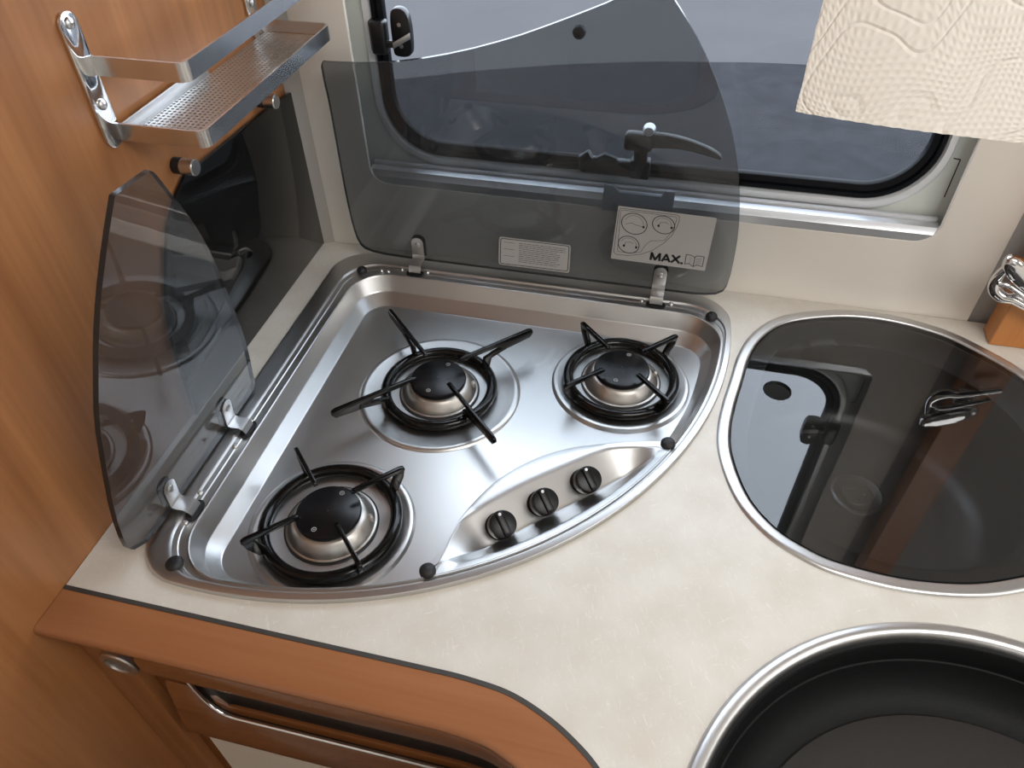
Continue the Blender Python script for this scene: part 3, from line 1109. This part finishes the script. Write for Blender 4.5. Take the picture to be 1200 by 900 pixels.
# open book pictogram
line(b, [c8(*p) for p in ((782, 512), (768, 596), (800, 590), (842, 618), (858, 535), (820, 518), (782, 512))], .0009)
line(b, [c8(*p) for p in ((858, 535), (880, 524), (940, 533), (922, 618), (870, 606), (842, 618))], .0009)
for k in range(5):
    line(b, [c8(872 - k * 3, 548 + k * 12), c8(918 - k * 3, 552 + k * 12)], .0004)
for k in range(4):
    line(b, [c8(812 - k * 3, 540 + k * 13), c8(830 - k * 3, 546 + k * 13)], .0004)
b.build('instruction_sticker', [M['sticker'], M['ink']], lidB, merge=False, flat=True)['label'] = 'grey sticker with burner diagram, MAX. and a book symbol'
c6 = lambda x, y: (560 + x / 4, 210 + y / 4)
b = MB()
q4 = [c6(100, 268), c6(436, 310), c6(428, 440), c6(97, 398)]
rc = []
for i in range(4):
    a, p_, c_ = [np.array(q4[j % 4]) for j in (i - 1, i, i + 1)]
    da, dc = (a - p_) / np.linalg.norm(a - p_), (c_ - p_) / np.linalg.norm(c_ - p_)
    rc += [p_ + da * 3.4, p_ + da * 1.3 + dc * .3, p_ + da * .3 + dc * 1.3, p_ + dc * 3.4]
b.prism([S(*p) for p in rc], (0, -.0002, 0), mi=0)
cen_ = np.mean(np.array(q4), 0)
line(b, [tuple(cen_ + (p - cen_) * np.array([.955, .90])) for p in rc], .0010, True)
lerp4 = lambda u, v: tuple((1 - v) * ((1 - u) * np.array(q4[0]) + u * np.array(q4[1])) + v * ((1 - u) * np.array(q4[3]) + u * np.array(q4[2])))
for k in range(11):
    v_ = .16 + k * .066
    u1 = .93 if k < 3 else .80 + .08 * random.random()
    u = .28
    while u < u1:
        ln = .03 + .05 * random.random()
        line(b, [lerp4(u, v_), lerp4(min(u1, u + ln), v_)], .0007)
        u += ln + .012
for v_ in (.18, .42, .66):
    line(b, [lerp4(.07, v_), lerp4(.22, v_)], .0005)
b.build('warning_sticker', [M['sticker'], M['ink']], lidB, merge=False, flat=True)['label'] = 'small grey sticker of fine print in a black border'

# ================================================================== SINKS
sink = empty('sink', (SC[0], SC[1], 0))
tag(sink, 'round stainless sink under a smoked glass cover beside the hob', 'sink')
prof = [(0, .0002), (.0005, .0016), (.0025, .0027), (.0055, .0030), (.0075, .0026), (.0105, .0030), (.0125, .0022), (.0135, .0), (.0137, -.006)]
rings = [[(p[0], p[1], z) for p in offset_loop(SINK, d)] for d, z in prof]
MB().loft(rings).build('rim', M['steel_rim'], sink, sharp=60)
ins = offset_loop(SINK, .0137)
ang = np.arctan2(ins[:, 1] - SC[1], ins[:, 0] - SC[0])
BC = np.array([.748, -.2135])
cr = lambda r, z: [(BC[0] + r * math.cos(a), BC[1] + r * math.sin(a), z) for a in ang]
l28 = offset_loop(SINK, .028)
rings = [[(p[0], p[1], -.006) for p in ins], [(p[0], p[1], -.012) for p in l28], [(p[0], p[1], -.013) for p in offset_loop(SINK, .034)], cr(.160, -.020), cr(.157, -.06), cr(.152, -.115), cr(.145, -.130), cr(.125, -.138), cr(.03, -.142), cr(.0005, -.142)]
MB().loft(rings).build('bowl', M['steel_bowl'], sink, sharp=50)
dp = un(1005, 578, 2, -.138)
b = MB().lathe([(.031, -.001), (.031, .0022), (.028, .0032), (.025, .0022), (.018, .0016), (.0165, .003), (.0001, .003)], (dp.x, dp.y, -.1405), n=40)
for k in range(3):
    a = k * 2.094 + .4
    b.box((dp.x + .009 * math.cos(a), dp.y + .009 * math.sin(a), -.1362), (.012, .002, .002), M=Matrix.Rotation(a + .9, 4, 'Z'))
b.build('drain', M['steel'], sink)
hc = un(911, 457, 2, .002)
vs, fs = plate([[tuple(p) for p in offset_loop(SINK, .0150)], circ((hc.x, hc.y), .0158, 40)], -.0040, .0012)
b = MB().add(vs, fs)
b.build('sink_cover', [M['glass_sink'], M['glass_edge']], flat=True)
sc_ = bpy.data.objects['sink_cover']
for p in sc_.data.polygons:
    if abs(p.normal.z) < .6:
        p.material_index = 1
tag(sc_, 'smoked glass cover with finger hole lying in the round sink', 'sink cover')

s2 = empty('sink.001', (S2C[0], S2C[1], 0))
tag(s2, 'black round bowl with a plain steel rim, without any cover', 'sink')
MB().lathe([(S2R, .0002), (S2R - .0005, .0018), (S2R - .003, .0036), (S2R - .0065, .0044), (S2R - .010, .0036), (S2R - .0125, .0012), (S2R - .0135, -.003)], (*S2C, 0), n=128).build('rim', M['steel_rim'], s2, sharp=60)
MB().lathe([(S2R - .0135, -.003), (S2R - .0160, -.004), (S2R - .0175, -.003), (S2R - .0195, -.008), (S2R - .021, -.024), (S2R - .0225, -.0245), (S2R - .0235, -.0275), (S2R - .026, -.034), (S2R - .034, -.049), (S2R - .046, -.056), (S2R - .054, -.0575)], (*S2C, 0), n=128).build('bowl', M['bowl_black'], s2, sharp=35)
MB().lathe([(S2R - .054, -.0575), (S2R - .056, -.0560), (.06, -.0565), (.0005, -.0565)], (*S2C, 0), n=128).build('bowl_floor', M['bowl_floor'], s2, sharp=35)

# ================================================================== SPLASH PANEL on the left wall
spp = [(-.0040, .0008), (-.0060, .2195), (-.0455, .2235), (-.12, .2275), (-.2255, .2315), (-.2450, .2320), (-.2675, .2216), (-.2931, .2022), (-.3148, .1714), (-.334, .138), (-.346, .10), (-.352, .054), (-.357, .0008)]
spl = MB().prism([(.0022, y, z) for y, z in spp], (.0045, 0, 0), bev=.0006).build('splash_panel', M['panel'], sharp=30)
tag(spl, 'glossy black glass splash panel screwed to the wooden wall', 'splash panel')
RY = Matrix.Rotation(math.pi / 2, 4, 'Y')
for px, py in ((226, 196), (321, 119)):
    p = un(px, py, 0, .020)
    st = MB().lathe([(.0082, .0003), (.0082, .008), (.0075, .008), (.0075, .0095), (.0082, .0095)], (0, p.y, p.z), RY, 28).build('standoff_gasket', M['rubber'], spl)
    MB().lathe([(.0080, .0092), (.0082, .0100), (.0082, .0225), (.0074, .0235), (.0001, .0236)], (0, p.y, p.z), RY, 32).build('standoff', M['satin'], spl)

# ================================================================== WALL SHELF
sh = empty('wall_shelf', (.001, -.17, .30))
tag(sh, 'chrome two-rail spice shelf with perforated tray on the wooden wall', 'shelf')
YN, YF = -.3045, -.032
for yc in (-.3115, -.044):
    b = MB()
    hw = .0105
    P = [(yc + hw * math.cos(t), .3975 + hw * math.sin(t)) for t in np.linspace(0, math.pi, 12)] + [(yc + hw * math.cos(t), .3065 + hw * math.sin(t)) for t in np.linspace(math.pi, 2 * math.pi, 12)]
    b.prism([(.0005, y, z) for y, z in P], (.0030, 0, 0), bev=.0007)
    br = b.build('bracket', M['chrome'], sh, sharp=30)
    for z in (.3995, .334):
        MB().lathe([(.0048, .0034), (.0046, .0052), (.0030, .0066), (.0001, .0070)], (0, yc, z), RY, 20).build('screw', M['satin'], br)


def rail(z0, z1, xo, name):
    r = .009
    path = [(.003, YN), (.02, YN), (.05, YN)]
    path += [(xo - r + r * math.sin(t), YN + r - r * math.cos(t)) for t in np.linspace(0, math.pi / 2, 8)]
    path += [(xo, y) for y in np.linspace(YN + .03, YF - .03, 8)]
    path += [(xo - r + r * math.cos(t), YF - r + r * math.sin(t)) for t in np.linspace(0, math.pi / 2, 8)]
    path += [(.05, YF), (.02, YF), (.003, YF)]
    P = np.array(path)
    t = np.gradient(P, axis=0)
    t /= np.linalg.norm(t, axis=1)[:, None]
    n = np.stack([t[:, 1], -t[:, 0]], 1)
    rings = []
    for p, m in zip(P, n):
        a, c = p, p - m * .0022
        rings.append([(a[0], a[1], z0), (a[0], a[1], z1), (c[0], c[1], z1), (c[0], c[1], z0)])
    return MB().loft(rings, True, True, True).build(name, M['polished'], sh, sharp=30)


rail(.3555, .3715, .0890, 'rail')
rail(.2985, .3140, .0880, 'rail')
# perforated tray: real holes
b = MB()
pit = .0052
nx, ny = 15, int((YF - YN - .006) / pit)
x0, y0 = .0860 - nx * pit, YN + .003
zt_ = .3010
OC = [(math.cos(math.pi / 4 * k), math.sin(math.pi / 4 * k)) for k in range(8)]
for i in range(nx):
    for j in range(ny):
        cx, cy = x0 + (i + .5) * pit, y0 + (j + .5) * pit
        h = pit / 2
        sq = [(h, 0), (h, h), (0, h), (-h, h), (-h, 0), (-h, -h), (0, -h), (h, -h)]
        hr = .0017
        vs = [(cx + a, cy + c, zt_) for a, c in sq] + [(cx + hr * a, cy + hr * c, zt_) for a, c in OC] + [(cx + hr * a, cy + hr * c, zt_ - .001) for a, c in OC]
        fs = [(k, (k + 1) % 8, 8 + (k + 1) % 8, 8 + k) for k in range(8)] + [(8 + k, 8 + (k + 1) % 8, 16 + (k + 1) % 8, 16 + k) for k in range(8)]
        b.add(vs, fs)
b.build('tray', steel('tray_steel', (.58, .57, .56), .33, .04), sh, merge=False, sharp=30)
MB().prism([(x0 - .0004, YN + .004, .3004), (x0 - .0004, YN + .004, .3135), (x0 - .0004, -.165, .3135), (x0 - .0004, -.158, .3004)], (-.0016, 0, 0), bev=.0003).build('tray_flange', M['satin'], sh)

# ================================================================== WOODEN POST with chrome fitting (right)
p0 = un(1158, 404, 2, 0.0)
post = MB()
Pp = [(p0.x, p0.y + .030), (p0.x, p0.y), (p0.x + .044, p0.y), (p0.x + .047, p0.y + .030)]
post.prism([(x, y, .0004) for x, y in Pp], (0, 0, 1.17), bev=.0015)
po = post.build('wooden_partition', M['wood_post'], sharp=20)
tag(po, 'orange wood partition end standing on the worktop beside the window', 'partition')
# chrome folding fitting fixed to the partition edge
fx = empty('chrome_fitting', (p0.x + .01, p0.y, .06))
tag(fx, 'chrome folding bracket fixed to the wooden partition end', 'bracket')
Q = lambda px, py, d=0.0: un(px, py, 1, p0.y - d)
b = MB()
ring_ = [Vector(p) for p in crom([tuple(Q(*p, .014)) for p in ((1174, 312), (1179, 300), (1189, 298), (1202, 306), (1222, 322), (1230, 338), (1218, 346), (1198, 339), (1182, 326))], 6, True)]
ctr = sum(ring_, Vector()) / len(ring_)
lay = lambda k, d: [ctr + (p - ctr) * k + Vector((0, d, 0)) for p in ring_]
b.loft([lay(.55, -.0105), lay(.80, -.0100), lay(.93, -.0080), lay(1.0, -.0045), lay(1.0, .0), lay(.93, .003), lay(.8, .005)], True, True, True)
b.build('arm', M['chrome'], fx, sharp=40)
b = MB()
tp = crom([tuple(Q(*p, d)) for *p, d in ((1180, 313, .012), (1169, 325, .010), (1165, 337, .010), (1173, 347, .011), (1187, 351, .012), (1205, 361, .013), (1225, 373, .014))], 6)
tr_ = np.interp(np.linspace(0, 1, len(tp)), [0, .2, .4, .55, .7, 1], [.0045, .0058, .0072, .0070, .0055, .0040])
b.tube([Vector(p) for p in tp], list(tr_), 16)
tp = crom([tuple(Q(*p, d)) for *p, d in ((1170, 333, .017), (1180, 334, .019), (1191, 341, .020), (1206, 352, .020), (1225, 364, .019))], 6)
b.tube([Vector(p) for p in tp], .0030, 12)
b.build('spring_clip', M['chrome'], fx, sharp=60)
b = MB()
pb = Q(1192, 338, .002)
b.box((pb.x + .010, p0.y - .0035, pb.z), (.024, .006, .026), bev=.002)
b.build('base_plate', M['chrome'], fx)

# ================================================================== OVERHEAD LOCKER, PAPER TOWEL
lk_ = empty('overhead_locker', (.44, -.15, .80))
tag(lk_, 'wooden overhead locker above the window carrying the paper roll', 'locker')
MB().box((.432, -.155, 1.045), (.858, .30, .26), bev=.003).build('body', M['wood_post'], lk_)
for xc in (.217, .647):
    d = MB().box((xc, -.3135, 1.045), (.42, .016, .25), bev=.004).build('door', M['wood_edge'], lk_)
    MB().tube([(xc - .05, -.322, .95), (xc - .045, -.336, .95), (xc + .045, -.336, .95), (xc + .05, -.322, .95)], .004, 10).build('handle', M['chrome'], d)
YT = -.30
tw = empty('paper_towel_roll', (.68, YT, .80))
tag(tw, 'roll of cream embossed kitchen paper with one sheet hanging down', 'paper towel')
RYc = Matrix.Rotation(math.pi / 2, 4, 'Y')
RR, XT0, XT1 = .055, .5585, .7985
zc = .842
yc = YT + RR
MB().lathe([(.020, 0), (RR, 0), (RR, XT1 - XT0), (.020, XT1 - XT0)], (XT0, yc, zc), RYc, 64).build('roll', M['towel'], tw)
MB().lathe([(.0185, -.001), (.0200, -.001), (.0200, XT1 - XT0 + .001), (.0185, XT1 - XT0 + .001)], (XT0, yc, zc), RYc, 40).build('core', M['card'], tw)
NX, NZ = 60, 60
pa, pb_ = un(935, 125, 1, YT), un(1200, 165, 1, YT)
slope = (pb_.z - pa.z) / (pb_.x - pa.x)
vsf, fsf = [], []
for side in (0, 1):
    for j in range(NZ + 1):
        for i in range(NX + 1):
            u_, v_ = i / NX, j / NZ
            x = XT0 + (XT1 - XT0) * u_ + .008 * (v_ ** 2) * 0
            zb = pa.z + slope * (x - pa.x) + .00025 * math.sin(i * 2.3)
            z = zc + (zb - zc) * v_
            y = YT - .0006 - .004 * v_ * math.sin(u_ * 5 + .6) * v_ - .006 * v_ * v_ + side * .0007
            x += (.0002 * math.sin(j * 2.1) if i in (0, NX) else 0)
            vsf.append((x, y, z))
n1 = (NX + 1) * (NZ + 1)
for j in range(NZ):
    for i in range(NX):
        a = j * (NX + 1) + i
        q = (a, a + 1, a + NX + 2, a + NX + 1)
        fsf.append(q)
        fsf.append(tuple(n1 + k for k in q[::-1]))
bd = [i for i in range(NX + 1)] + [j * (NX + 1) + NX for j in range(1, NZ + 1)] + [NZ * (NX + 1) + i for i in range(NX - 1, -1, -1)] + [j * (NX + 1) for j in range(NZ - 1, 0, -1)]
for a, c in zip(bd, bd[1:] + bd[:1]):
    fsf.append((a, a + n1, c + n1, c))
MB().add(vsf, fsf).build('sheet', M['towel'], tw, sharp=50)
hd = empty('paper_roll_holder', (.68, yc, .80))
tag(hd, 'steel paper roll holder screwed under the overhead locker', 'holder')
MB().tube([(XT0 - .012, yc, zc), (XT1 + .012, yc, zc)], .007, 16).build('rod', M['satin'], hd)
for x in (XT0 - .012, XT1 + .012):
    MB().box((x, yc, (zc + .9145) / 2 - .005), (.003, .024, .085), bev=.001).build('arm', M['satin'], hd)

# added lamp housing, unseen (the overhead fill light shines just below it)
lm = MB().box((1.15, -.95, 1.165), (.96, .56, .028), bev=.004).build('fill_light_housing', M['fill_housing'])
tag(lm, 'flat white lamp body added above the overhead fill light', 'lamp')
